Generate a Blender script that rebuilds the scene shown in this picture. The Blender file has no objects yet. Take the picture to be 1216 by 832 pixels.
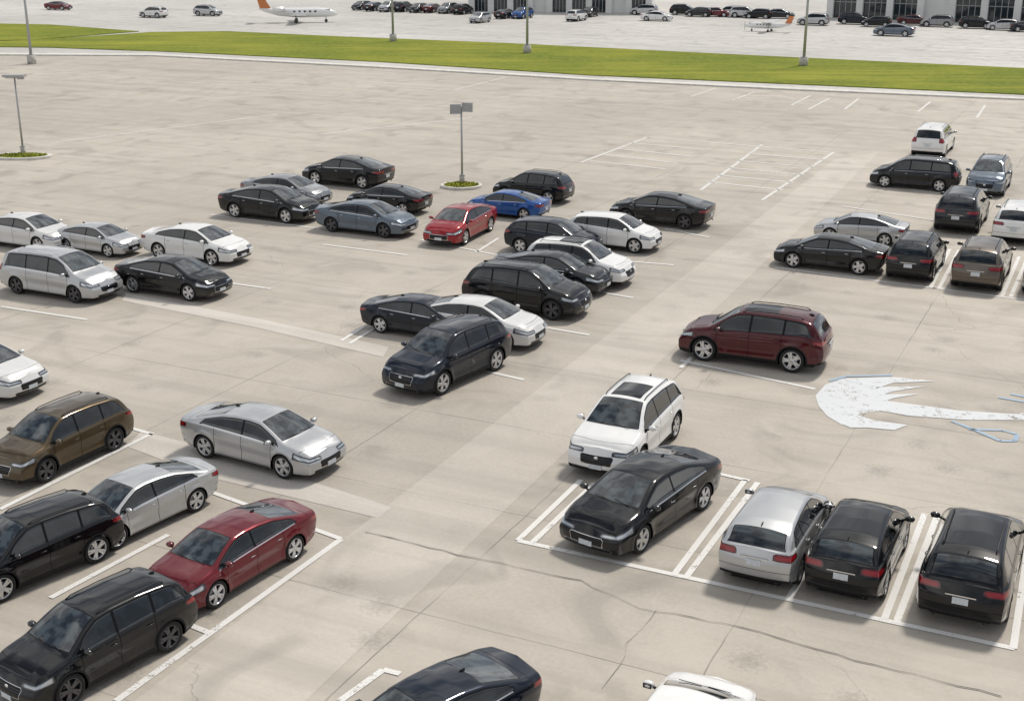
import bpy, math, random, bmesh
import numpy as np
from mathutils import Vector
# Airport parking lot. World units are metres: X right, Y away from the camera mast, Z up.
random.seed(4)
scn=bpy.context.scene
def link(o): scn.collection.objects.link(o); return o
# ---------------- material helpers
def newmat(n):
    m=bpy.data.materials.new(n); m.use_nodes=True; nt=m.node_tree
    for x in list(nt.nodes): nt.nodes.remove(x)
    out=nt.nodes.new('ShaderNodeOutputMaterial'); return m,nt,out
class N:
    def __init__(s,nt,dim='3D'): s.nt=nt; s.dim=dim
    def n(s,t,**k):
        x=s.nt.nodes.new(t)
        for a,b in k.items(): setattr(x,a,b)
        return x
    def put(s,sock,v):
        if v is None: return
        if isinstance(v,bpy.types.NodeSocket): s.nt.links.new(v,sock)
        else: sock.default_value=v
    def m(s,op,a,b=None,c=None,clamp=False):
        x=s.n('ShaderNodeMath',operation=op); x.use_clamp=clamp
        s.put(x.inputs[0],a); s.put(x.inputs[1],b)
        if c is not None: s.put(x.inputs[2],c)
        return x.outputs[0]
    def mix(s,fac,a,b):
        x=s.n('ShaderNodeMix',data_type='RGBA'); s.put(x.inputs[0],fac)
        s.put(x.inputs[6],a if isinstance(a,bpy.types.NodeSocket) else (*a,1)); s.put(x.inputs[7],b if isinstance(b,bpy.types.NodeSocket) else (*b,1)); return x.outputs[2]
    def mixf(s,fac,a,b):
        x=s.n('ShaderNodeMix',data_type='FLOAT'); s.put(x.inputs[0],fac); s.put(x.inputs[2],a); s.put(x.inputs[3],b); return x.outputs[0]
    def noise(s,vec,scale,detail=4,rough=.55,dist=0):
        x=s.n('ShaderNodeTexNoise'); x.noise_dimensions=s.dim; s.put(x.inputs['Vector'],vec); x.inputs['Scale'].default_value=scale; x.inputs['Detail'].default_value=detail; x.inputs['Roughness'].default_value=rough; x.inputs['Distortion'].default_value=dist
        return x.outputs[0]
    def ramp(s,v,a,b,lo=0,hi=1):
        x=s.n('ShaderNodeMapRange'); s.put(x.inputs[0],v); x.inputs[1].default_value=a; x.inputs[2].default_value=b; x.inputs[3].default_value=lo; x.inputs[4].default_value=hi; return x.outputs[0]
def simple(n,col,rough=.5,metal=0,coat=0,nz=.0,scale=8):
    m,nt,out=newmat(n); q=N(nt); p=q.n('ShaderNodeBsdfPrincipled')
    if nz:
        tc=q.n('ShaderNodeTexCoord'); v=q.noise(tc.outputs['Object'],scale,4)
        c=q.mix(q.ramp(v,.3,.7),[x*(1-nz) for x in col],[min(1,x*(1+nz)) for x in col]); q.put(p.inputs['Base Color'],c)
    else: p.inputs['Base Color'].default_value=(*col,1)
    p.inputs['Roughness'].default_value=rough; p.inputs['Metallic'].default_value=metal; p.inputs['Coat Weight'].default_value=coat
    nt.links.new(p.outputs[0],out.inputs[0]); return m
def attr(q,n):
    x=q.n('ShaderNodeAttribute'); x.attribute_name=n; return x.outputs['Fac']
PAINTS={'black':((.0025,.003,.0045),0,.3),'charcoal':((.014,.017,.022),.3,.3),'greyblue':((.11,.14,.18),.5,.28),'silver':((.50,.51,.52),.55,.3),
'white':((.80,.80,.79),0,.25),'pearl':((.70,.70,.69),.1,.25),'red':((.30,.012,.018),.2,.25),'maroon':((.070,.006,.010),.25,.25),'burgundy':((.14,.010,.017),.25,.25),'blue':((.010,.085,.32),.3,.25),
'bronze':((.085,.060,.030),.45,.3),'taupe':((.12,.10,.08),.45,.3),'navy':((.004,.009,.020),.3,.28),'grey':((.28,.29,.30),.5,.3)}
_pm={}
def paint_mat(kind,col,sunroof=False):
    key=(kind,col,sunroof)
    if key in _pm: return _pm[key]
    sp=SPECS[kind]; base,met,rg=PAINTS[col]
    m,nt,out=newmat('car_paint_%s_%s'%(col,kind)); q=N(nt); p=q.n('ShaderNodeBsdfPrincipled')
    tc=q.n('ShaderNodeTexCoord'); sx=q.n('ShaderNodeSeparateXYZ'); q.put(sx.inputs[0],tc.outputs['Object']); X,Y,Z=sx.outputs
    dust=q.noise(tc.outputs['Object'],2.2,4,.6)
    low=q.ramp(Z,.2,.6,.18,.0)
    dfac=q.m('MULTIPLY',q.ramp(dust,.35,.75,0,1),q.m('ADD',low,.008))
    c=q.mix(dfac,base,(.20,.175,.145)); r=q.mixf(dfac,rg,.7); me=met
    coat=1.0; spec=.08
    def layer(fac,col,rough,metal,ct,sp_=.5):
        nonlocal c,r,me,coat,spec
        c=q.mix(fac,c,col); r=q.mixf(fac,r,rough); me=q.mixf(fac,me,metal); coat=q.mixf(fac,coat,ct); spec=q.mixf(fac,spec,sp_)
    seam=None
    for xs in sp['seams']:
        a=q.m('LESS_THAN',q.m('ABSOLUTE',q.m('SUBTRACT',X,xs)),.008)
        seam=a if seam is None else q.m('MAXIMUM',seam,a)
    seam=q.m('MULTIPLY',seam,q.m('GREATER_THAN',attr(q,'sidem'),.5))
    s2=q.m('LESS_THAN',q.m('ABSOLUTE',attr(q,'hood')),.008)
    s3=q.m('LESS_THAN',q.m('ABSOLUTE',attr(q,'sill')),.006)
    seam=q.m('MAXIMUM',q.m('MAXIMUM',seam,s2),s3)
    layer(seam,(.003,.003,.003),.6,0,0,.1)
    G_=lambda n,t=0.0:q.m('GREATER_THAN',attr(q,n),t)
    layer(G_('blk'),(.014,.014,.015),.6,0,0,.2)
    layer(G_('grl',-.014),(.5,.5,.51),.15,1.0,0)
    stripe=q.m('GREATER_THAN',q.m('FRACT',q.m('MULTIPLY',Z,22)),.72)
    layer(G_('grl'),(.005,.005,.006),.4,0,.1,.2)
    layer(q.m('MULTIPLY',G_('grl',.015),stripe),(.07,.07,.075),.25,.8,0)
    layer(G_('tr'),(.005,.005,.006),.3,0,.1,.15)
    if sp.get('chrome'): layer(q.m('LESS_THAN',q.m('ABSOLUTE',attr(q,'beltl')),.010),(.6,.6,.61),.15,1.0,0)
    if sunroof: layer(G_('sun'),(.003,.004,.005),.04,0,.3,.3)
    # glass: side windows dark, pale sky reflection painted into sloped screens, mottled for interior
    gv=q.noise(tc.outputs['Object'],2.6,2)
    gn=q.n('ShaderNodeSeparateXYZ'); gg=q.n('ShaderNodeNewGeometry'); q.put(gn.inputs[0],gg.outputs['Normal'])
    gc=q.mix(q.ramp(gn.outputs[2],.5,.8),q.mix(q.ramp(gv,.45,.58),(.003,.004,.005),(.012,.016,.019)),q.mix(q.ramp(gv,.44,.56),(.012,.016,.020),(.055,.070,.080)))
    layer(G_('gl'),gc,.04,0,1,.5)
    layer(G_('hl',-.010),(.01,.01,.01),.3,0,.5)
    hv=attr(q,'hl')
    layer(G_('hl'),q.mix(q.ramp(hv,.008,.032),(.045,.05,.055),(.52,.55,.58)),.08,.5,1)
    layer(G_('tl'),q.mix(q.ramp(attr(q,'tl'),.005,.045),(.05,.002,.003),(.28,.007,.011)),.1,0,.8)
    q.put(p.inputs['Base Color'],c); q.put(p.inputs['Roughness'],r); q.put(p.inputs['Metallic'],me); q.put(p.inputs['Coat Weight'],coat); q.put(p.inputs['Specular IOR Level'],spec)
    p.inputs['Coat Roughness'].default_value=.025; p.inputs['Coat IOR'].default_value=1.45
    tr=q.n('ShaderNodeBsdfTransparent'); ms=q.n('ShaderNodeMixShader')
    q.put(ms.inputs[0],q.m('LESS_THAN',attr(q,'arch'),0.0)); nt.links.new(p.outputs[0],ms.inputs[1]); nt.links.new(tr.outputs[0],ms.inputs[2])
    nt.links.new(ms.outputs[0],out.inputs[0]); _pm[key]=m; return m

SPECS={
'sedan':dict(L=4.85,W=1.84,H=1.45,R=.35,xw=(-1.40,1.43),chrome=True,
 top=[(-2.45,1.00),(-2.36,1.065),(-2.1,1.095),(-1.88,1.125),(-1.3,1.28),(-.85,1.39),(-.35,1.44),(.12,1.45),(.50,1.415),(.82,1.29),(1.34,1.05),(1.44,1.01),(1.85,.945),(2.15,.87),(2.32,.78),(2.45,.66)],
 belt=[(-2.45,.92),(-1.9,1.02),(-1.2,1.0),(0,.95),(1.2,.90),(1.8,.80),(2.2,.68),(2.45,.52)],
 tum=.50,ws=(.54,1.38),rg=(-1.84,-.86),side=(-1.55,1.05,1.28,1.1),pil=[-.02],seams=[1.04,-.02,-1.0],hl=(.60,.12,.685,.25,.36,.50),tl=(.80,.93,.36,.30),grl=(.38,.57,.40),clad=.24,hoodx=2.14,rearx=-2.0),
'suv':dict(L=4.65,W=1.88,H=1.68,R=.375,xw=(-1.34,1.37),
 top=[(-2.32,1.00),(-2.26,1.08),(-2.06,1.36),(-1.84,1.555),(-1.5,1.63),(-.8,1.675),(0,1.68),(.4,1.645),(.7,1.50),(1.22,1.16),(1.32,1.12),(1.8,1.03),(2.1,.94),(2.24,.84),(2.35,.70)],
 belt=[(-2.35,1.0),(-1.7,1.13),(-1,1.09),(0,1.055),(1.2,1.01),(1.8,.91),(2.2,.78),(2.35,.6)],
 tum=.42,ws=(.44,1.24),rg=(-2.20,-1.84),side=(-1.92,.8,1.10,1.0),pil=[.0,-1.02],seams=[1.0,0.0,-.98],hl=(.71,.10,.80,.22,.40,.48),tl=(.90,1.03,.42,.36),grl=(.46,.68,.40),clad=.34,hoodx=2.02,rearx=-9),
'hatch':dict(L=4.3,W=1.78,H=1.50,R=.335,xw=(-1.26,1.30),
 top=[(-2.15,.97),(-2.08,1.04),(-1.90,1.24),(-1.68,1.38),(-1.3,1.455),(-.6,1.495),(0,1.50),(.4,1.455),(.7,1.32),(1.18,1.06),(1.28,1.02),(1.7,.94),(1.95,.85),(2.06,.76),(2.15,.64)],
 belt=[(-2.15,.96),(-1.6,1.06),(0,.97),(1.1,.91),(1.7,.81),(2.0,.69),(2.15,.55)],
 tum=.46,ws=(.46,1.2),rg=(-2.05,-1.68),side=(-1.70,.8,1.08,1.0),pil=[.0,-1.0],seams=[.98,0.0,-.95],hl=(.62,.12,.71,.24,.36,.48),tl=(.84,.98,.40,.32),grl=(.40,.58,.36),clad=.25,hoodx=1.86,rearx=-9),
'van':dict(L=5.1,W=1.98,H=1.76,R=.36,xw=(-1.50,1.56),chrome=True,
 top=[(-2.55,1.02),(-2.49,1.10),(-2.32,1.48),(-2.18,1.63),(-1.8,1.72),(-.8,1.755),(.1,1.76),(.6,1.71),(.95,1.55),(1.5,1.20),(1.62,1.14),(2.05,1.03),(2.35,.91),(2.47,.80),(2.55,.68)],
 belt=[(-2.55,1.02),(-1.8,1.08),(0,1.05),(1.4,1.0),(2.0,.90),(2.4,.76),(2.55,.6)],
 tum=.34,ws=(.62,1.5),rg=(-2.46,-2.2),side=(-2.1,.35,1.38,1.0),pil=[.22,-.95],seams=[1.25,.22,-.9],hl=(.68,.10,.80,.2,.44,.50),tl=(.90,1.16,.64,.24),grl=(.44,.62,.42),clad=.26,hoodx=2.2,rearx=-9),
}
KEYS=('gl','tr','arch','hl','tl','grl','blk','sun','sidem','hood','sill','beltl')
def build_body(name,sp):
    L,W=sp['L'],sp['W']; hw=W/2; R=sp['R']; bf,br=.12,.08
    x0=-L/2+br; x1=L/2-bf
    fx=np.linspace(x0,x1,700)
    def pr(pts,k):
        a=np.interp(fx,[p[0] for p in pts],[p[1] for p in pts]); dxs=fx[1]-fx[0]; n=max(1,int(k/dxs/2))
        for _ in range(2):
            b=np.pad(a,n,mode='reflect',reflect_type='odd'); a=np.convolve(b,np.ones(2*n+1)/(2*n+1),'valid')
        return a
    zt=pr(sp['top'],.12); be=pr(sp['belt'],.3)
    s=np.concatenate([[0],np.cumsum(np.hypot(np.diff(fx),np.diff(zt)))])
    n=124; ss=np.linspace(0,s[-1],n); xs=np.interp(ss,s,fx)
    ZT=np.interp(xs,fx,zt); BE=np.interp(xs,fx,be); sof=lambda x:np.interp(x,fx,s)
    qs=np.linspace(0,1,18)
    def ring(i):
        x=xs[i]; t=ZT[i]; sh=min(BE[i],t-.055)
        zb=np.interp(x,[-L/2,-L/2+.5,-L/2+1,L/2-1,L/2-.4,L/2],[.33,.25,.20,.20,.20,.24])
        tf=np.clip((x-(x1-.8))/.8,0,1); tr=np.clip(((x0+.6)-x)/.6,0,1)
        w=hw*(1-.13*tf**2.6)*(1-.09*tr**2.2)
        pts=[]
        for fy in(0,.6,.66,.8,.9): pts.append((w*fy,zb,0))
        mid=max(0,1-abs(x/(L/2-.5))**4) if abs(x)<L/2-.5 else 0
        for q in qs:
            a=np.interp(q,[0,.06,.2,.45,.62,.70,.86,1],[.935,.965,.975,.985,.996,1.0,.985,.955])
            b=np.interp(q,[0,.06,.14,.22,.40,.60,.70,.75,.88,1],[.94,.975,.985,.978,.955,.982,1.0,.986,.974,.955])
            pts.append((w*(a*(1-mid)+b*mid),zb+q*(sh-zb),1))
        Hh=t-sh; crown=min(.045,.35*Hh); c=min(.085,.5*Hh); y0=w*.952; tum=sp['tum']
        zst=t-crown-c
        def ys(z):
            dz=max(0,z-sh); return y0-tum*dz-.026*min(1,dz/.05)
        for k in range(1,11):
            z=sh+(zst-sh)*k/10; pts.append((ys(z),z,2))
        A=(ys(zst),zst); B=(ys(t-crown),t-crown-.008); ye=B[0]-1.25*c; D=(ye,t-crown)
        for k in range(1,5):
            u=k/5; pts.append(((1-u)**2*A[0]+2*u*(1-u)*B[0]+u*u*D[0],(1-u)**2*A[1]+2*u*(1-u)*B[1]+u*u*D[1],3))
        for k in range(0,9):
            u=1-k/8; pts.append((ye*u,t-crown*u*u,4))
        return x,ss[i],sh,zst,ye,pts
    allr=[ring(i) for i in range(n)]
    M=len(allr[0][5]); caps=[.975,.93,.86,.76,.64,.5,.36,.22,.1,0]
    seq=[]
    x,s_,sh,zst,ye,p=allr[0]
    for k in reversed(caps): seq.append((x-br*(1-k**2.4),s_-.05,sh,zst,ye*max(k,.01),[(a*k,b,c) for a,b,c in p]))
    seq+=allr
    x,s_,sh,zst,ye,p=allr[-1]
    for k in caps: seq.append((x+bf*(1-k**2.4),s_+.05,sh,zst,ye*max(k,.01),[(a*k,b,c) for a,b,c in p]))
    verts=[];faces=[]; A={k:[] for k in KEYS}
    ar=R+.045
    hl=sp['hl'];tl=sp['tl'];gr=sp['grl'];sd=sp['side']
    full=list(range(M))+[-j for j in range(M-2,0,-1)]
    for (x,s_,sh,zst,ye,p) in seq:
        for j in full:
            y,z,kd=p[abs(j)]; ay=y; sg=-1 if j<0 else 1
            d=min(math.hypot(x-xw,z-R) for xw in sp['xw'])-ar
            arch=d if (kd in(0,1) and abs(j)>=2) else .3
            yy=y
            if kd==1: yy+=.024*math.exp(-((d-.02)/.08)**2)
            def side(off):
                return min(z-sh-.03+off, zst+.012-z+off, (x-(sd[0]+(z-sh)*sd[1]))/1.1+off, ((sd[2]-(z-sh)*sd[3])-x)/1.2+off)
            def topg(a,b,off,ym):
                return min(s_-sof(a)+off+.03*(y/max(ye,.1))**2,sof(b)-s_+off-.07*(y/max(ye,.1))**2,ye-ym-ay+off)
            if kd>=2:
                g=side(0)
                for xp in sp['pil']: g=min(g,abs(x-xp+(z-sh)*.05)-.035)
                w1=topg(sp['ws'][0],sp['ws'][1],0,-.01)
                w2=min(s_-sof(sp['rg'][0])-.04*(y/max(ye,.1))**2,sof(sp['rg'][1])-s_,ye-(.0 if name!='sedan' else .02)-ay)
                g=max(g,w1,w2)
                t=max(side(.022),w1+.018,w2+.018)
                sun=min(s_-sof(-.75),sof(.28)-s_,ye-.10-ay)
            else: g=t=sun=-.3
            bl_=(z-sh-.012) if (kd in(1,2) and sd[0]+.05<x<sd[2]-.02) else .3
            dxf=x1-x; dp=max(0,dxf)
            H=min(z-hl[0]-hl[1]*dp, hl[2]+hl[3]*dp-z, ay-hl[4]+.15*max(0,.05-dp), (hl[5]-dxf)*.5)
            dxr=x-x0; dq=max(0,dxr)
            Tt=min(z-tl[0]-.12*dq, tl[1]+.02-z, ay-tl[2], (tl[3]-dxr)*.5) if kd>0 else -.3
            if kd==0: H=-.3
            Gr=max(min(z-gr[0],gr[1]-z,gr[2]+.25*(z-gr[0])-ay,x-(x1-.02)),min(z-.25,.34-z,.62-ay,x-(x1-.03)))
            bl=max(sp['clad']-z, (.05-d if sp['clad']>.3 and kd<=1 else -.3), (.40-z if x<x0+.12 else -.3))
            hood=(x-sp['hoodx']+.25*(y/hw)**2) if (kd>=3 and x>0) else ((x-sp['rearx']) if kd>=3 and sp['rearx']>-5 else .3)
            sill=(z-.27) if (kd==1 and abs(x)<1.0) else ((z-.58) if (kd==1 and x<x0+.22) else .3)
            X=x
            wf=max(0,(x-(x1-.5))/.5); wf=min(wf,1.2)**2
            X-=wf*(.45*max(0,z-.55)+.35*max(0,.36-z))
            wr=max(0,((x0+.45)-x)/.45); wr=min(wr,1.2)**2
            X+=wr*(.12*max(0,.62-z)+.3*max(0,.42-z)+.25*max(0,z-.75) if name!='sedan' else .15*max(0,.8-z)+.25*max(0,.45-z))
            ZZ=z
            if kd==4 and x>sp['ws'][1]+.05: ZZ+=.014*math.exp(-((ay-.50)/.10)**2)*min(1,max(0,(x1-x)/.3))
            verts.append((X,yy*sg,ZZ))
            for k_,v_ in zip(KEYS,(g,t,arch,H,Tt,Gr,bl,sun,1.0 if kd in(1,2) and abs(x)<L/2-.5 else 0.0,hood,sill,bl_)): A[k_].append(v_)
    K=len(full)
    for i in range(len(seq)-1):
        for j in range(K):
            a=i*K+j;b=i*K+(j+1)%K
            faces.append((a,b,b+K,a+K))
    me=bpy.data.meshes.new(name+'_body'); me.from_pydata(verts,[],faces)
    for k_,v_ in A.items():
        at=me.attributes.new(k_,'FLOAT','POINT'); at.data.foreach_set('value',v_)
    bm=bmesh.new(); bm.from_mesh(me); bmesh.ops.recalc_face_normals(bm,faces=bm.faces); bm.to_mesh(me); bm.free()
    me.polygons.foreach_set('use_smooth',[True]*len(me.polygons)); me.materials.append(None)
    return me
class MB:
    def __init__(s): s.v=[];s.f=[];s.m=[];s.sm=[]
    def add(s,vs,fs,mi,smooth=False):
        o=len(s.v); s.v+=vs; s.f+=[tuple(i+o for i in q) for q in fs]; s.m+=[mi]*len(fs); s.sm+=[smooth]*len(fs)
    def box(s,c,d,mi,rot=0):
        cr,sr=math.cos(rot),math.sin(rot); vs=[]
        for z in(-1,1):
            for y in(-1,1):
                for x in(-1,1):
                    X=x*d[0]/2;Y=y*d[1]/2; vs.append((c[0]+X*cr-Y*sr,c[1]+X*sr+Y*cr,c[2]+z*d[2]/2))
        s.add(vs,[(0,2,3,1),(4,5,7,6),(0,1,5,4),(2,6,7,3),(0,4,6,2),(1,3,7,5)],mi)
    def tube(s,pts,rs,mi,n=10,cap=True):
        vs=[];fs=[]
        for i,p in enumerate(pts):
            a=Vector(pts[max(0,i-1)]);b=Vector(pts[min(len(pts)-1,i+1)]); t=(b-a).normalized()
            u=t.cross(Vector((0,0,1)) if abs(t.z)<.9 else Vector((1,0,0))).normalized(); w=t.cross(u)
            for k in range(n):
                an=2*math.pi*k/n; q=Vector(p)+u*math.cos(an)*rs[i]+w*math.sin(an)*rs[i]; vs.append(tuple(q))
        for i in range(len(pts)-1):
            for k in range(n): fs.append((i*n+k,i*n+(k+1)%n,(i+1)*n+(k+1)%n,(i+1)*n+k))
        if cap: fs.append(tuple(range(n))[::-1]); fs.append(tuple((len(pts)-1)*n+k for k in range(n)))
        s.add(vs,fs,mi,True)
    def ell(s,c,r,mi,n=10,m=7):
        vs=[];fs=[]
        for i in range(m+1):
            a=math.pi*i/m
            for k in range(n):
                b=2*math.pi*k/n; vs.append((c[0]+r[0]*math.sin(a)*math.cos(b),c[1]+r[1]*math.sin(a)*math.sin(b),c[2]+r[2]*math.cos(a)))
        for i in range(m):
            for k in range(n): fs.append((i*n+k,(i+1)*n+k,(i+1)*n+(k+1)%n,i*n+(k+1)%n))
        s.add(vs,fs,mi,True)
    def mesh(s,name,mats,fix=True):
        me=bpy.data.meshes.new(name); me.from_pydata(s.v,[],s.f)
        for m in mats: me.materials.append(m)
        me.polygons.foreach_set('material_index',s.m); me.polygons.foreach_set('use_smooth',s.sm)
        if fix:
            bm=bmesh.new(); bm.from_mesh(me); bmesh.ops.recalc_face_normals(bm,faces=bm.faces); bm.to_mesh(me); bm.free()
        return me
TIRE=simple('tire_rubber',(.014,.014,.015),.85,nz=.3,scale=20); RIM=simple('alloy_rim',(.62,.63,.65),.28,.8); RIMD=simple('dark_alloy',(.10,.10,.11),.3,.7); WELL=simple('wheel_well_black',(.005,.005,.005),.95)
BLK=simple('black_plastic',(.010,.010,.011),.5); CHR=simple('chrome',(.7,.7,.72),.12,1); PLATE=simple('number_plate',(.58,.62,.66),.4,nz=.15,scale=14)
def build_wheel(name,R,rim):
    b=MB(); n=36
    def lathe(pr,mi,sm=True):
        vs=[];fs=[]
        for (r,y) in pr:
            for k in range(n):
                a=2*math.pi*k/n; vs.append((r*math.cos(a),y,r*math.sin(a)))
        for i in range(len(pr)-1):
            for k in range(n): fs.append((i*n+k,i*n+(k+1)%n,(i+1)*n+(k+1)%n,(i+1)*n+k))
        b.add(vs,fs,mi,sm)
    lathe([(.73*R,.085),(.78*R,.105),(.88*R,.112),(.95*R,.10),(R,.075),(R,-.09),(.93*R,-.11),(.6*R,-.10)],0)
    lathe([(.74*R,.088),(.72*R,.097),(.68*R,.087),(.66*R,.03),(.65*R,-.08)],1)
    lathe([(.67*R,.0),(.001,.0)],2)
    lathe([(.40*R,.012),(.38*R,.014),(.001,.014)],1)
    lathe([(.16*R,.05),(.15*R,.082),(.08*R,.09),(.001,.09)],1)
    for k in range(5):
        for dd in(-.17,.17):
            a=2*math.pi*k/5+dd; a0=2*math.pi*k/5+dd*.35
            vs=[]
            for (r,ang,hwid,y) in((.10*R,a0,.035,.078),(.71*R,a,.026,.088)):
                cx,cz=r*math.cos(ang),r*math.sin(ang); tx,tz=-math.sin(a),math.cos(a)
                for sg in(-1,1):
                    for yy in(y-.04,y): vs.append((cx+sg*tx*hwid,yy,cz+sg*tz*hwid))
            b.add(vs,[(0,1,5,4),(2,6,7,3),(1,3,7,5),(0,4,6,2)],1)
    return b.mesh(name,[TIRE,rim,WELL])
def build_detail(name,sp):
    b=MB(); L,W=sp['L'],sp['W'];hw=W/2;R=sp['R']
    tz=lambda x:np.interp(x,[p[0] for p in sp['top']],[p[1] for p in sp['top']])
    bz=np.interp(.9,[p[0] for p in sp['belt']],[p[1] for p in sp['belt']])
    mx=sp['ws'][1]-.33
    for sg in(-1,1):
        b.ell((mx,sg*(hw+.07),bz+.10),(.08,.115,.072),0,14,9); b.box((mx-.065,sg*(hw+.075),bz+.10),(.012,.16,.095),1)
        b.tube([(mx+.02,sg*(hw-.08),bz+.04),(mx,sg*(hw+.03),bz+.07)],[.028,.022],1,6)
        for xs in sp['seams'][1:]:
            xh=xs+.16; zz=np.interp(xh,[p[0] for p in sp['belt']],[p[1] for p in sp['belt']])-.13
            b.tube([(xh-.09,sg*(hw*.985+.008),zz),(xh,sg*(hw*.985+.026),zz+.004),(xh+.09,sg*(hw*.985+.008),zz)],[.010,.012,.010],2 if sp.get('chrome') else 0,6)
        if name in('suv','van'):
            zr=sp['H']-.05; yr=hw*.952-sp['tum']*(sp['H']-1.05)-.085
            b.tube([(-1.55,sg*yr,zr-.05),(-1.45,sg*yr,zr+.02),(-.6,sg*(yr+.005),zr+.05),(.15,sg*yr,zr+.035),(.3,sg*yr,zr-.02)],[.014]*5,2 if name=='van' else 1,6)
        for xw in sp['xw']:
            ar=R+.047; vs=[];fs=[]; n=26
            for k in range(n+1):
                a=math.radians(-24+228*k/n)
                for yy in(hw*.90,hw-.32): vs.append((xw+ar*math.cos(a),sg*yy,R+ar*math.sin(a)))
            for k in range(n): fs.append((2*k,2*k+2,2*k+3,2*k+1))
            vs.append((xw,sg*(hw-.32),R)); ci=len(vs)-1
            for k in range(n): fs.append((2*k+1,2*k+3,ci))
            b.add(vs,fs,4)
    b.box((0,0,.24),(sp['xw'][1]-sp['xw'][0]+1.2,W-.66,.16),4)
    b.box((L/2+.004,0,.40),(.02,.34,.12),3)
    pz=.62 if name=='sedan' else .74
    xr=-L/2+(.02 if name=='sedan' else .004)
    b.box((xr,0,pz),(.02,.32,.15),3); b.box((xr,0,pz+.12),(.03,.62,.025),2)
    b.ell((L/2-.035,0,sp['grl'][1]-.05),(.02,.07,.045),2)
    xa=L*-.36 if name!='sedan' else -.85
    b.ell((xa,0,tz(xa)+.005),(.09,.016,.045),1)
    xc=sp['ws'][1]; zc=tz(xc)
    for y0 in(-.05,.5): b.tube([(xc+.01,y0,zc+.0),(xc-.06,y0-.45,zc+.04)],[.008,.006],1,5)
    if name!='sedan':
        xs=sp['rg'][0]; b.tube([(xs+.02,0,tz(xs)+.03),(xs+.0,.33,tz(xs)+.05)],[.009,.006],1,5)
    for sg in (-1,1): b.tube([(-L/2+.16,sg*.5,.29),(-L/2+.10,sg*.5,.29)],[.03,.03],1,8)
    return b.mesh(name+'_detail',[None,BLK,CHR,PLATE,WELL])
BODY={k:build_body(k,v) for k,v in SPECS.items()}
DET={k:build_detail(k,v) for k,v in SPECS.items()}
WH={(k,r):build_wheel('wheel_%s'%k,v['R'],RIM if r==0 else RIMD) for k,v in SPECS.items() for r in(0,1)}
NAMES={'sedan':'sedan_car','suv':'suv_car','hatch':'hatchback_car','van':'minivan'}
_sp={}
def simple_paint(col):
    if col not in _sp:
        b,m,r=PAINTS[col]; _sp[col]=simple('mirror_paint_'+col,b,r,m,1)
    return _sp[col]
def car(kind,col,x,y,ang,k,sun=False,rim=0):
    e=link(bpy.data.objects.new(col+'_'+NAMES[kind],None)); e.location=(x,y,.012); e.rotation_euler=(0,0,math.radians(ang)); e.scale=(k,k,k); e.empty_display_size=.5
    sp=SPECS[kind]; pm=paint_mat(kind,col,sun)
    def ch(n,me,loc=(0,0,0),rot=0):
        o=link(bpy.data.objects.new(n,me)); o.parent=e; o.location=loc; o.rotation_euler=(0,0,rot); return o
    b=ch('body',BODY[kind]); b.material_slots[0].link='OBJECT'; b.material_slots[0].material=pm
    d=ch('trim',DET[kind]); d.material_slots[0].link='OBJECT'; d.material_slots[0].material=simple_paint(col)
    for i,xw in enumerate(sp['xw']):
        for sg in(-1,1):
            ch('wheel',WH[(kind,rim)],(xw,sg*(sp['W']/2-.115),sp['R']),0 if sg>0 else math.pi)
    return e
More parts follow.
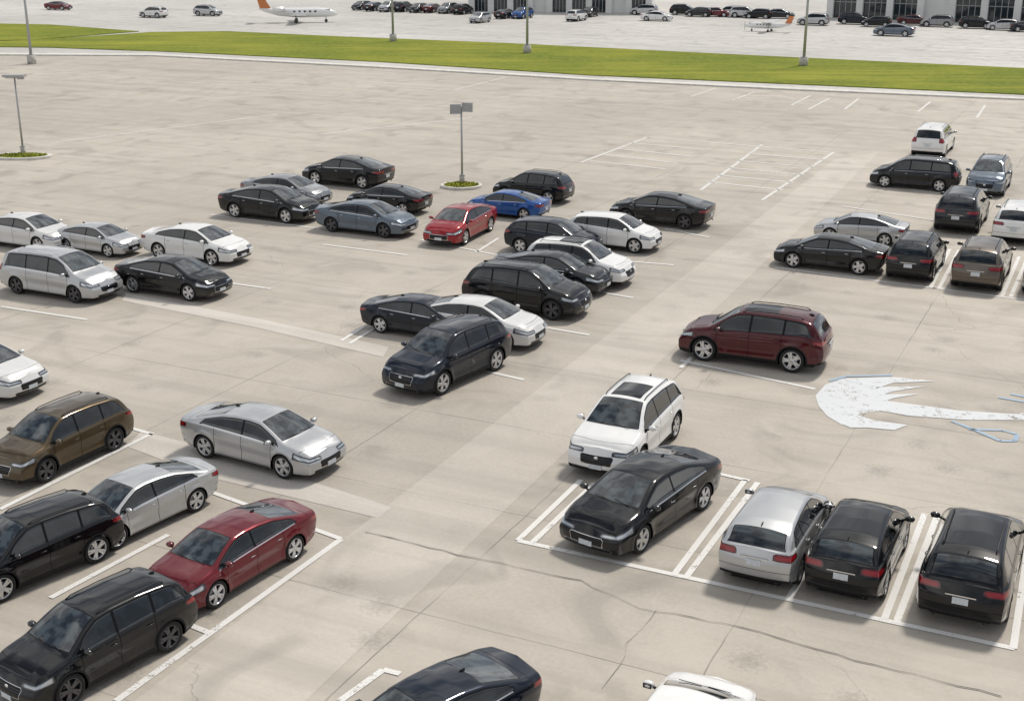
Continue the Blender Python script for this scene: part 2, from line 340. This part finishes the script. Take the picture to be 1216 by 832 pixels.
# colour, body type, x, y (m), heading (deg), size factor, glass roof
CARS=[('pearl','sedan',-21.86,56.82,-25.8,1.0,0),('silver','sedan',-18.37,55.71,-25.8,.86,0),('white','sedan',-13.66,54.48,-25.8,1.015,0),
('silver','van',-17.72,48.88,-25.8,.975,0),('black','sedan',-13.33,49.03,-25.8,.979,0),('black','sedan',-11.94,62.69,-25.8,1.08,0),
('grey','sedan',-11.74,66.25,-25.8,1.0,0),('black','sedan',-9.16,71.25,154.2,1.08,0),('greyblue','sedan',-6.84,59.57,-25.8,1.015,0),
('black','sedan',-6.23,64.31,154.2,.908,0),('red','sedan',-2.38,58.51,-112.3,1.013,0),('blue','sedan',-.18,63.09,154.2,.87,0),
('black','suv',1.12,66.96,154.2,.916,0),('black','sedan',7.27,61.34,154.2,1.042,0),('white','hatch',4.59,56.58,-25.8,1.005,0),
('navy','hatch',1.86,55.52,-25.8,1.0,0),('white','suv',2.74,50.85,-25.8,.98,1),('charcoal','sedan',1.61,49.77,-25.8,1.0,0),
('black','suv',.58,46.59,-25.8,1.04,0),('pearl','sedan',-1.18,43.07,-25.8,1.0,0),('navy','sedan',-3.20,43.75,-25.8,.90,0),
('navy','suv',-2.05,38.96,-126.0,1.021,0),('silver','sedan',-6.75,32.36,-30.4,.963,0),('bronze','suv',-12.22,32.20,-118.4,.894,0),
('pearl','sedan',-16.82,38.03,-25.8,1.0,0),('silver','sedan',-9.09,28.40,-124.0,.86,0),('black','suv',-10.75,25.89,-129.2,.86,0),
('burgundy','sedan',-6.26,25.74,-121.7,.886,0),('black','suv',-8.12,22.05,-125.8,.86,0),('white','suv',3.19,32.90,244.2,1.02,1),
('black','sedan',3.17,28.45,-127.4,1.018,0),('silver','hatch',6.12,26.79,64.2,.982,0),('black','hatch',7.84,26.15,64.2,.964,0),
('black','suv',10.10,25.27,64.2,.978,0),('maroon','suv',8.10,40.80,156.4,1.077,1),('black','sedan',13.48,52.90,154.2,.972,0),
('silver','sedan',16.01,57.72,154.2,.87,0),('black','suv',16.93,52.26,64.2,1.0,0),('taupe','suv',19.20,50.94,64.2,1.04,0),
('charcoal','suv',21.74,61.05,64.2,1.1,0),('black','van',22.26,70.39,154.2,.95,0),('greyblue','suv',26.08,69.62,244.2,1.05,0),
('white','van',26.84,81.91,64.2,1.05,0),('white','suv',23.52,58.62,64.2,1.0,0),('charcoal','suv',21.66,49.99,64.2,1.0,0),
('navy','sedan',-1.42,19.39,-135.9,.87,0),('white','hatch',2.90,18.62,64.2,.98,0),('greyblue','sedan',49.64,171.52,154.2,1.096,0)]
for i,(c_,t,x,y,a,k,sun) in enumerate(CARS): car(t,c_,x,y,a,k,bool(sun),rim=1 if i%5==3 else 0)
FAR=[(-76.7,224.7),(-55.7,206.1),(-48.1,210.0),(-25.4,224.7),(-22.9,222.5),(-20.4,220.3),(-17.9,220.3),(-15.4,218.2),(-13.0,218.2),(-10.4,216.1),(-7.9,214.0),(-4.7,195.3),(-1.0,204.2),(1.6,204.2),(9.7,198.8),(12.2,208.0),(21.7,198.8),(21.1,212.0),(27.5,212.0),(29.3,208.0),(32.0,208.0),(34.1,208.0),(36.1,206.1),(37.9,204.2),(41.1,204.2),(43.3,190.3),(49.6,192.0),(51.5,187.1),(57.8,190.3),(60.1,187.1),(64.5,184.0),(67.2,181.0),(69.6,178.1)]
FC=['burgundy','white','silver','black','charcoal','silver','navy','black','maroon','grey','black','silver','charcoal','blue','white','black','white','silver','black','charcoal']
for i,(x,y) in enumerate(FAR):
    car(['sedan','suv','suv','hatch'][i%4],FC[i%len(FC)],x,y,(-20 if (i<3 or i>15) else 64)+180*(i%2)+random.uniform(-3,3),1)
# ---------------- ground materials
def concrete(name,base,dark,joint=True,scale=1.0):
    m,nt,out=newmat(name); q=N(nt,'2D'); p=q.n('ShaderNodeBsdfPrincipled'); geo=q.n('ShaderNodeNewGeometry')
    mp=q.n('ShaderNodeMapping'); mp.inputs['Rotation'].default_value=(0,0,math.radians(25.8)); q.put(mp.inputs[0],geo.outputs['Position']); V=mp.outputs[0]
    big=q.noise(V,.045*scale,5,.6); med=q.noise(V,.5,5,.62,.4); fine=q.noise(V,9,4,.7); gr=q.noise(V,60,2,.6)
    c=q.mix(q.ramp(big,.32,.68),dark,base)
    c=q.mix(q.m('MULTIPLY',q.ramp(med,.35,.75),.28),c,[x*.68 for x in dark])
    c=q.mix(q.m('MULTIPLY',q.ramp(fine,.35,.7),.20),c,[min(1,x*1.25) for x in base])
    c=q.mix(q.m('MULTIPLY',q.ramp(gr,.35,.7),.14),c,[x*.55 for x in dark])
    ms=q.n('ShaderNodeMapping'); ms.inputs['Scale'].default_value=(.03,.8,1); q.put(ms.inputs[0],V); st=q.noise(ms.outputs[0],1,4,.6)
    c=q.mix(q.m('MULTIPLY',q.ramp(st,.46,.72),.42),c,[x*.70 for x in dark])
    if joint:
        s1=q.noise(V,.33,3,.5,.8); s1=q.m('MULTIPLY',q.ramp(s1,.56,.72),.36); c=q.mix(s1,c,[x*.55 for x in dark])
        vo=q.n('ShaderNodeTexVoronoi'); vo.voronoi_dimensions='2D'; q.put(vo.inputs['Vector'],V); vo.inputs['Scale'].default_value=.29
        s2=q.m('MULTIPLY',q.ramp(q.m('ADD',vo.outputs['Distance'],q.m('MULTIPLY',fine,.25)),.26,.14),.38); s2=q.m('MULTIPLY',s2,q.ramp(big,.40,.55)); c=q.mix(s2,c,[x*.45 for x in dark])
        sx=q.n('ShaderNodeSeparateXYZ'); wob=q.noise(V,.8,3)
        q.put(sx.inputs[0],V)
        def jl(co,per,wd):
            a=q.m('ADD',co,q.m('MULTIPLY',q.m('SUBTRACT',wob,.5),.08))
            d=q.m('ABSOLUTE',q.m('SUBTRACT',q.m('FRACT',q.m('DIVIDE',a,per)),.5)); return q.m('GREATER_THAN',d,.5-wd/per)
        j=q.m('MAXIMUM',jl(sx.outputs[0],6.1,.018),jl(sx.outputs[1],5.2,.018))
        j=q.m('MULTIPLY',j,q.ramp(q.noise(V,.25,3),.36,.58,.18,.7)); c=q.mix(j,c,[x*.4 for x in dark])
        vd=q.n('ShaderNodeVectorMath',operation='ADD'); nn=q.n('ShaderNodeTexNoise'); nn.noise_dimensions='2D'; nn.inputs['Scale'].default_value=.5; nn.inputs['Detail'].default_value=5; q.put(nn.inputs['Vector'],V)
        sc=q.n('ShaderNodeVectorMath',operation='SCALE'); sc.inputs['Scale'].default_value=1.2; q.put(sc.inputs[0],nn.outputs['Color']); q.put(vd.inputs[0],V); q.put(vd.inputs[1],sc.outputs[0])
        v2=q.n('ShaderNodeTexVoronoi',feature='DISTANCE_TO_EDGE'); v2.voronoi_dimensions='2D'; q.put(v2.inputs['Vector'],vd.outputs[0]); v2.inputs['Scale'].default_value=.09
        cr=q.m('MULTIPLY',q.m('LESS_THAN',v2.outputs['Distance'],.0010),q.ramp(q.noise(V,.10,2),.46,.6)); c=q.mix(q.m('MULTIPLY',cr,.42),c,(.09,.08,.07))
    q.put(p.inputs['Base Color'],c); q.put(p.inputs['Roughness'],q.ramp(med,.3,.7,.6,.8)); p.inputs['Specular IOR Level'].default_value=.45
    bp=q.n('ShaderNodeBump'); bp.inputs['Strength'].default_value=.25; bp.inputs['Distance'].default_value=.02; q.put(bp.inputs['Height'],q.m('ADD',fine,gr)); q.put(p.inputs['Normal'],bp.outputs[0])
    nt.links.new(p.outputs[0],out.inputs[0]); return m
LOT=concrete('weathered_lot_concrete',(.535,.487,.422),(.41,.373,.322))
LANE=concrete('lane_concrete',(.59,.542,.475),(.475,.434,.38))
STRIP=concrete('pale_concrete_strip',(.65,.61,.55),(.54,.50,.45),False)
APRON=concrete('apron_concrete',(.61,.59,.56),(.44,.425,.40),True,.7)
def sheet(name,pts,z,mat,hgt=0):
    me=bpy.data.meshes.new(name); n=len(pts)
    v=[(x,y,z+hgt) for x,y in pts]; fs=[tuple(range(n))]
    if hgt:
        v+=[(x,y,z) for x,y in pts]; fs+=[(i,(i+1)%n,n+(i+1)%n,n+i) for i in range(n)]
    me.from_pydata(v,[],fs)
    bm=bmesh.new(); bm.from_mesh(me); bmesh.ops.triangulate(bm,faces=bm.faces[:1] if n>4 else [])
    bmesh.ops.recalc_face_normals(bm,faces=bm.faces)
    for f_ in bm.faces:
        if abs(f_.normal.z)>.9 and f_.normal.z<0: f_.normal_flip()
    bm.to_mesh(me); bm.free(); me.materials.append(mat); return link(bpy.data.objects.new(name,me))
def pts(s): a=[float(v) for v in s.split()]; return [(a[i],a[i+1]) for i in range(0,len(a),2)]
sheet('ground',[(-1500,-300),(1500,-300),(1500,2500),(-1500,2500)],0,LOT)
sheet('airport_apron',pts('-123.48 147.29 -39.89 145.34 -13.51 132.99 7.23 121.84 25.11 113.54 45.14 106.79 96.43 92.87 771.48 774.98 -633.85 774.98'),.004,APRON)
sheet('drive_lane',pts('-8.14 18.47 19.83 78.95 23.53 82.04 -4.91 18.47'),.004,LANE)
sheet('concrete_strip',pts('-15.20 48.82 -9.41 45.40 -4.23 42.01 -4.33 40.93 -9.37 44.35 -15.06 47.75'),.008,STRIP)
sheet('concrete_strip',pts('-10.63 34.28 -8.63 33.15 -3.00 29.22 -3.28 28.60 -8.04 31.08 -10.74 33.15'),.008,STRIP)
m,nt,out=newmat('grass'); q=N(nt,'2D'); p=q.n('ShaderNodeBsdfPrincipled'); geo=q.n('ShaderNodeNewGeometry'); V=geo.outputs['Position']
a=q.noise(V,.06,6,.65); b_=q.noise(V,1.5,5,.7); ms=q.n('ShaderNodeMapping'); ms.inputs['Scale'].default_value=(.05,.5,1); q.put(ms.inputs[0],V); c_=q.noise(ms.outputs[0],1,5,.65)
c=q.mix(q.ramp(a,.35,.65),(.135,.185,.018),(.27,.285,.035)); c=q.mix(q.m('MULTIPLY',q.ramp(c_,.4,.7),.7),c,(.080,.125,.018)); c=q.mix(q.m('MULTIPLY',q.ramp(b_,.4,.7),.45),c,(.34,.31,.07))
q.put(p.inputs['Base Color'],c); p.inputs['Roughness'].default_value=.9; p.inputs['Specular IOR Level'].default_value=.1
bp=q.n('ShaderNodeBump'); bp.inputs['Strength'].default_value=.8; bp.inputs['Distance'].default_value=.1; q.put(bp.inputs['Height'],b_); q.put(p.inputs['Normal'],bp.outputs[0]); nt.links.new(p.outputs[0],out.inputs[0]); GRASS=m
sheet('grass_verge',pts('-64.52 155.61 -54.69 154.52 -39.02 149.29 -14.01 138.03 7.43 125.35 26.03 117.87 43.54 110.63 48.60 108.41 56.52 126.81 51.39 131.40 27.04 144.39 -0.82 160.12 -22.57 169.95 -38.39 178.13 -48.23 176.72 -58.15 166.13 -66.34 160.12'),.012,GRASS,.08)
sheet('grass_verge',pts('-67.29 162.47 -59.84 164.89 -50.31 178.13 -66.39 190.31 -79.84 193.62'),.012,GRASS,.08)
KERB=simple('kerb_concrete',(.62,.60,.56),.8,nz=.15,scale=2)
k1=pts('-60.39 145.34 -39.63 144.39 -13.43 132.19 7.19 121.16 25.11 113.54 47.23 105.22'); k2=pts('-61.17 147.29 -40.14 146.31 -13.59 133.81 7.27 122.53 25.37 114.75 47.68 106.26')
sheet('kerb',k1+k2[::-1],.0,KERB,.13)
def paintmat(name,ca,cb,lo,mx_=.95):
    m,nt,out=newmat(name); q=N(nt,'2D'); p=q.n('ShaderNodeBsdfPrincipled'); geo=q.n('ShaderNodeNewGeometry'); V=geo.outputs['Position']
    n1=q.noise(V,3.5,5,.75); n2=q.noise(V,25,3,.7); n3=q.noise(V,.5,3)
    p.inputs['Roughness'].default_value=.6; q.put(p.inputs['Base Color'],q.mix(q.ramp(n2,.3,.7),ca,cb))
    tr=q.n('ShaderNodeBsdfTransparent'); mx=q.n('ShaderNodeMixShader')
    w=q.m('ADD',q.m('ADD',n1,q.m('MULTIPLY',n2,.5)),q.m('MULTIPLY',n3,.5)); q.put(mx.inputs[0],q.ramp(w,lo,lo+.16,0,mx_)); nt.links.new(tr.outputs[0],mx.inputs[1]); nt.links.new(p.outputs[0],mx.inputs[2]); nt.links.new(mx.outputs[0],out.inputs[0]); return m
WPAINT=paintmat('worn_white_paint',(.68,.67,.64),(.82,.81,.79),.70)
FPAINT=paintmat('faded_white_paint',(.72,.71,.68),(.80,.79,.76),.74,.85)
MPAINT=paintmat('mural_paint',(.68,.71,.74),(.78,.80,.82),.74,.85)
BLUE=paintmat('faded_blue_paint',(.30,.44,.60),(.40,.53,.66),.72,.8)
def lines(name,txt,wd,mat,z):
    b=MB()
    for s_ in txt.split('|'):
        (x0,y0),(x1,y1)=pts(s_); d=math.hypot(x1-x0,y1-y0); nx,ny=-(y1-y0)/d*wd/2,(x1-x0)/d*wd/2
        b.add([(x0+nx,y0+ny,z),(x0-nx,y0-ny,z),(x1-nx,y1-ny,z),(x1+nx,y1+ny,z)],[(0,1,2,3)],0)
    return link(bpy.data.objects.new(name,b.mesh(name,[mat],False)))
lines('stall_markings','0.14 27.38 10.09 22.62|11.12 52.75 19.82 47.86|5.61 40.57 9.48 37.79|-4.04 27.46 -7.41 20.79|-1.32 39.80 0.38 38.66|-3.22 20.79 -2.51 21.85',.16,WPAINT,.014)
lines('stall_markings','0.14 27.38 1.81 30.86|0.47 27.25 2.15 30.65|3.61 25.68 6.10 30.86|3.85 25.53 6.40 30.70|5.92 24.55 8.12 28.74|7.79 23.77 10.18 28.84|7.99 23.60 10.46 28.74|10.06 22.62 12.23 27.46|5.40 31.30 6.20 30.81|5.52 39.80 6.05 40.93|16.73 49.56 19.58 56.01|17.02 49.44 19.95 55.86|19.14 48.34 22.16 54.63|19.43 48.22 22.47 54.48|19.64 72.10 22.49 68.97|-7.80 30.18 -4.04 27.46|-6.90 23.67 -6.18 23.20|-12.72 29.08 -10.28 34.08|-11.15 34.60 -10.22 34.02|-9.96 24.66 -8.18 27.68|-1.58 39.14 -1.32 39.80|0.82 44.46 2.74 43.35|3.07 49.19 4.72 48.10|4.80 53.89 6.89 53.17|7.31 60.03 9.14 58.29|-5.96 42.67 -5.35 44.35|-5.63 42.39 -4.94 44.15|-4.19 57.79 -0.29 54.63|-1.60 55.39 -0.62 58.13|-15.09 63.21 -9.16 60.03|-2.51 21.85 -2.17 21.70|17.01 65.24 20.73 61.87|-16.2 52.6 -9.6 49.4|-19.4 46.9 -15.6 45.2|-8.6 56.9 -4.6 54.9',.15,WPAINT,.018)
lines('faded_stall_markings','9.02 87.86 20.22 81.72|4.21 78.06 9.31 87.86|10.31 69.43 16.48 84.69|13.16 66.73 20.49 81.72|15.02 81.09 19.21 78.95|13.81 78.65 18.11 76.35|12.78 76.35 16.93 73.91|11.81 73.91 15.82 71.60|11.02 71.85 14.81 69.43|7.94 85.38 12.31 82.69|6.92 83.02 11.17 80.16|5.84 80.78 10.08 77.77|4.76 78.65 9.09 75.79|-5.02 114.14 -0.64 123.92|23.26 101.73 26.48 108.41|26.10 101.73 28.94 108.41|34.89 97.11 38.00 104.20|15.03 109.51 18.04 115.36|18.22 107.32 20.86 112.36|22.45 104.20 25.23 110.07|31.42 100.30 34.24 106.26|16.66 49.56 17.40 49.56|-31.89 121.16 -13.46 110.63|-9.59 115.98 6.43 107.86|-30.64 85.38 -17.88 98.91|-13.26 88.97 -3.03 97.11',.20,FPAINT,.014)
CRK=simple('crack_sealant',(.12,.108,.092),.8)
def crack(txt,wd=.05,z=.022):
    pp=pts(txt); b=MB(); P_=[]
    for i in range(len(pp)-1):
        (x0,y0),(x1,y1)=pp[i],pp[i+1]; n=max(2,int(math.hypot(x1-x0,y1-y0)/.35))
        for k in range(n): t=k/n; P_.append((x0+(x1-x0)*t+random.uniform(-.04,.04),y0+(y1-y0)*t+random.uniform(-.04,.04)))
    W_=[wd*random.uniform(.25,1) for _ in P_]
    for i in range(len(P_)-1):
        (x0,y0),(x1,y1)=P_[i],P_[i+1]
        b.add([(x0,y0-W_[i]/2,z),(x1,y1-W_[i+1]/2,z),(x1,y1+W_[i+1]/2,z),(x0,y0+W_[i]/2,z)],[(0,1,2,3)],0)
    link(bpy.data.objects.new('pavement_crack',b.mesh('pavement_crack',[CRK],False)))
crack('-3.54 27.82 -0.93 26.53 1.53 25.41 2.72 24.23 4.74 23.43 7.14 22.00 9.59 20.79',.035); crack('3.07 24.12 2.33 22.78 2.10 22.00 1.45 20.79',.025)
for z_,s_ in ((.014,'9.35 37.19 9.89 38.18 10.55 38.74 11.32 38.58 11.64 37.79 11.44 36.60 10.99 35.89 10.29 35.61 9.58 34.73 9.31 35.47 9.25 36.31'),(.018,'10.55 38.74 12.21 38.90 13.49 38.50 12.06 38.34 11.38 37.79'),(.018,'11.42 37.95 13.03 38.03 11.84 37.56 11.34 37.19'),(.018,'11.37 37.26 12.61 37.34 11.72 36.97 11.33 36.67'),(.018,'11.36 36.75 13.38 35.89 14.91 35.61 15.92 35.96 15.60 35.13 13.38 35.13 11.75 35.47 10.99 35.89'),(.018,'10.17 35.61 10.64 35.07 11.48 34.73 10.98 34.34 10.26 34.53 9.77 34.53 9.56 34.86')):
    sheet('ground_mural',pts(s_),z_,MPAINT)
lines('blue_mural_stroke','12.86 35.07 13.33 34.28|13.33 34.28 13.73 33.52|13.73 33.52 14.14 33.52|14.14 33.52 14.39 34.02|14.39 34.02 14.08 34.34|14.08 34.34 13.13 34.40|14.93 37.04 15.66 36.60|15.42 37.34 16.23 36.75|10.09 38.50 10.75 38.98|10.75 38.98 12.26 39.06',.14,BLUE,.022)
# ---------------- lamps / islands
GALV=simple('galvanised_steel',(.42,.43,.43),.5,.5,nz=.1); CONC=simple('footing_concrete',(.5,.48,.45),.85,nz=.2,scale=4)
def lamp(x,y,H,style):
    e=link(bpy.data.objects.new('street_lamp',None)); e.location=(x,y,0)
    b=MB(); b.tube([(0,0,.0),(0,0,.5 if style!=2 else .9)],[.16 if style!=2 else .45]*2,1,14)
    b.tube([(0,0,.4),(0,0,H*.5),(0,0,H)],[.07,.06,.05] if style!=2 else [.16,.13,.10],0,10); b.box((0,0,.53 if style!=2 else .93),(.3,.3,.05) if style!=2 else (.6,.6,.06),0)
    if style==0: b.box((0,0,H-.1),(1.25,.10,.08),0); b.box((-.32,-.08,H-.12),(.60,.14,.52),0,.1); b.box((.33,-.08,H-.02),(.60,.14,.50),0,-.25)
    elif style==1: b.box((0,0,H),(1.3,.6,.14),0); b.box((0,0,H-.11),(1.0,.45,.05),1); b.box((.38,.0,H-.17),(.35,.3,.08),0)
    else:
        for sg in(-1,1): b.tube([(0,0,H-.1),(sg*1.4,0,H+.2)],[.06,.05],0); b.box((sg*1.7,0,H+.2),(.9,.45,.16),0)
    o=link(bpy.data.objects.new('pole_and_head',b.mesh('lamp',[GALV,CONC]))); o.parent=e
def island(x,y,a,bb_):
    e=link(bpy.data.objects.new('planted_island',None)); e.location=(x,y,0); b=MB(); n=28
    def rg(s,z): return [((a*s)*math.cos(2*math.pi*k/n),(bb_*s)*math.sin(2*math.pi*k/n),z) for k in range(n)]
    vs=rg(1,0)+rg(1,.14)+rg(.86,.15)+rg(.84,.12); fs=[]
    for r in range(3):
        for k in range(n): fs.append((r*n+k,r*n+(k+1)%n,(r+1)*n+(k+1)%n,(r+1)*n+k))
    b.add(vs,fs,0); b.add(rg(.85,.135),[tuple(range(n))],1)
    for i in range(700):
        t=random.random()**.5*.85; an=random.uniform(0,6.28); X,Y=a*t*math.cos(an),bb_*t*math.sin(an); hh=random.uniform(.02,.09); w=.05; r=random.uniform(0,3.14)
        b.add([(X-w*math.cos(r),Y-w*math.sin(r),.13),(X+w*math.cos(r),Y+w*math.sin(r),.13),(X+random.uniform(-.16,.16),Y+random.uniform(-.16,.16),.13+hh)],[(0,1,2)],1)
    o=link(bpy.data.objects.new('kerb_and_grass',b.mesh('island',[KERB,GRASS],False))); o.parent=e
lamp(-30.77,80.78,4.9,1); island(-30.55,79.85,1.9,1.1); lamp(-2.78,71.11,4.3,0); island(-2.80,70.38,1.15,1.0)
lamp(-49.92,136.31,9,2); lamp(-14.64,162.47,10,2); lamp(1.70,147.29,10,2); lamp(29.76,133.81,10,2)
# ---------------- buildings
WALL=simple('white_render',(.72,.72,.70),.8,nz=.06,scale=.5); GLS=simple('dark_glazing',(.02,.03,.035),.06,0,.5); ROOF=simple('roof_edge_metal',(.35,.36,.37),.5,.4)
def building(p0,p1,H,D,bays,name):
    (x0,y0),(x1,y1)=p0,p1; Lb=math.hypot(x1-x0,y1-y0); a=math.atan2(y1-y0,x1-x0)
    e=link(bpy.data.objects.new(name,None)); e.location=(x0,y0,0); e.rotation_euler=(0,0,a)
    def add(n,fn,mats):
        b=MB(); fn(b); o=link(bpy.data.objects.new(n,b.mesh(n,mats))); o.parent=e
    add('walls',lambda b:(b.box((Lb/2,D/2+.5,H/2),(Lb,D,H),0),b.box((Lb/2,.2,H-1.2),(Lb+.4,.6,2.4),0)),[WALL])
    add('roof',lambda b:b.box((Lb/2,D/2+.3,H+.15),(Lb+.8,D+1,.3),0),[ROOF])
    w=Lb/bays
    def cols(b):
        for i in range(bays+1): b.box((i*w,.15,(H-2.4)/2),(1.0,.7,H-2.4),0)
    add('columns',cols,[WALL])
    def gl(b):
        for i in range(bays):
            if i%4!=3:
                b.box(((i+.5)*w,.45,(H-2.4)/2),(w-1.0,.12,H-2.45),0)
                for k in range(1,4): b.box((i*w+.5+(w-1)*k/4,.36,(H-2.4)/2),(.09,.08,H-2.5),1)
                for z in(2.4,4.4): b.box(((i+.5)*w,.35,z),(w-1.05,.06,.1),1)
    add('windows',gl,[GLS,ROOF])
building((49.38,206.12),(84.65,184.03),10,25,9,'terminal_building'); building((-6.71,220.30),(22.22,216.05),10,25,9,'hangar_building')
# ---------------- aircraft
PW=simple('aircraft_white',(.8,.8,.79),.25,0,.8,nz=.04); PO=simple('aircraft_orange_stripe',(.6,.2,.06),.3,0,.5)
def plane(x,y,ang,k,jet):
    e=link(bpy.data.objects.new('parked_airplane',None)); e.location=(x,y,0); e.rotation_euler=(0,0,math.radians(ang)); e.scale=(k,k,k)
    b=MB(); z=1.5
    b.tube([(-6,0,z+.6),(-5,0,z+.4),(-3,0,z+.1),(0,0,z),(3,0,z),(4.6,0,z-.05),(5.5,0,z-.2),(6,0,z-.35)],[.1,.3,.6,.75,.75,.65,.4,.08],0,16)
    def wing(pp,t,mi=0):
        n=len(pp); vs=[(a,b_,c+t/2) for a,b_,c in pp]+[(a,b_,c-t/2) for a,b_,c in pp]; b.add(vs,[tuple(range(n)),tuple(range(2*n-1,n-1,-1))]+[(i,(i+1)%n,n+(i+1)%n,n+i) for i in range(n)],mi)
    zz=z-.35 if jet else z+.75; zt=z+(2.3 if jet else .6)
    for sg in(-1,1):
        wing([(1.4,sg*.3,zz),(-.9,sg*.3,zz),(-1.2,sg*6.0,zz+.35),(-.2,sg*6.0,zz+.35)],.16)
        wing([(-4.6,sg*.0,zt),(-5.9,0,zt),(-6.1,sg*2.2,zt),(-5.3,sg*2.2,zt)],.1)
        if jet: b.tube([(-3.9,sg*1.05,z+.5),(-3.2,sg*1.05,z+.5),(-2.0,sg*1.05,z+.5)],[.25,.36,.33],0,12); b.tube([(-1.98,sg*1.05,z+.5),(-1.95,sg*1.05,z+.5)],[.26,.26],1,12)
        b.tube([(-.4,sg*1.3,zz),(-.4,sg*1.3,.3)],[.07,.06],1,8); b.tube([(-.4,sg*1.3-.12,.3),(-.4,sg*1.3+.12,.3)],[.3,.3],1,14)
        for i in range(5): b.box((2.6-i*.8,sg*.735,z+.2),(.32,.06,.26),1)
    vs=[(-4.0,.06,z+.4),(-5.8,.06,z+.5),(-6.3,.05,z+2.4),(-5.2,.05,z+2.4)]; b.add(vs+[(a,-c_,d) for a,c_,d in vs],[(0,1,2,3),(7,6,5,4),(0,3,7,4),(1,5,6,2),(2,6,7,3)],2)
    b.box((4.5,0,z+.35),(.7,.9,.3),1); b.tube([(4.2,0,z-.4),(4.2,0,.25)],[.06,.06],1,8); b.tube([(4.2,-.08,.25),(4.2,.08,.25)],[.25,.25],1,14)
    if not jet: b.box((6.03,0,z-.3),(.05,.16,2.0),1)
    o=link(bpy.data.objects.new('airframe',b.mesh('airframe',[PW,GLS,PO]))); o.parent=e
plane(-31.44,195.31,8,.95,True); plane(34.53,178.13,150,.55,False)
# ---------------- world, sun, camera
w=bpy.data.worlds.new('World'); scn.world=w; w.use_nodes=True; nt=w.node_tree; q=N(nt)
for x_ in list(nt.nodes): nt.nodes.remove(x_)
out=q.n('ShaderNodeOutputWorld'); bg=q.n('ShaderNodeBackground'); sky=q.n('ShaderNodeTexSky'); sky.sky_type='NISHITA'; sky.sun_disc=False
EL,AZ=55,38
sky.sun_elevation=math.radians(EL); sky.sun_rotation=math.radians(AZ); sky.dust_density=2
tc=q.n('ShaderNodeTexCoord'); mp=q.n('ShaderNodeMapping'); mp.inputs['Scale'].default_value=(1,1,2.5); q.put(mp.inputs[0],tc.outputs['Generated'])
cl=q.noise(mp.outputs[0],2.4,3,.6,.4); cc=q.mix(q.ramp(cl,.42,.68),(4.6,5.1,5.9),(17,16.8,16.5))
q.put(bg.inputs[0],q.mix(q.ramp(cl,.36,.50,.25,1),sky.outputs[0],cc)); bg.inputs[1].default_value=.07; nt.links.new(bg.outputs[0],out.inputs[0])
L=bpy.data.lights.new('sun','SUN'); L.energy=2.8; L.angle=math.radians(8); L.color=(1,.94,.85); lo=link(bpy.data.objects.new('sun',L))
d=Vector((math.sin(math.radians(AZ))*math.cos(math.radians(EL)),math.cos(math.radians(AZ))*math.cos(math.radians(EL)),math.sin(math.radians(EL))))
lo.rotation_euler=d.to_track_quat('Z','Y').to_euler()
cam=bpy.data.cameras.new('camera'); co=link(bpy.data.objects.new('camera',cam)); co.location=(0,0,13.8); co.rotation_euler=(math.pi/2-math.atan(506/1527.0),0,0)
cam.sensor_width=36; cam.lens=1527.0/1216*36; cam.clip_end=5000; cam.clip_start=.5; scn.camera=co
scn.view_settings.view_transform='Standard'; scn.view_settings.look='None'; scn.view_settings.exposure=0
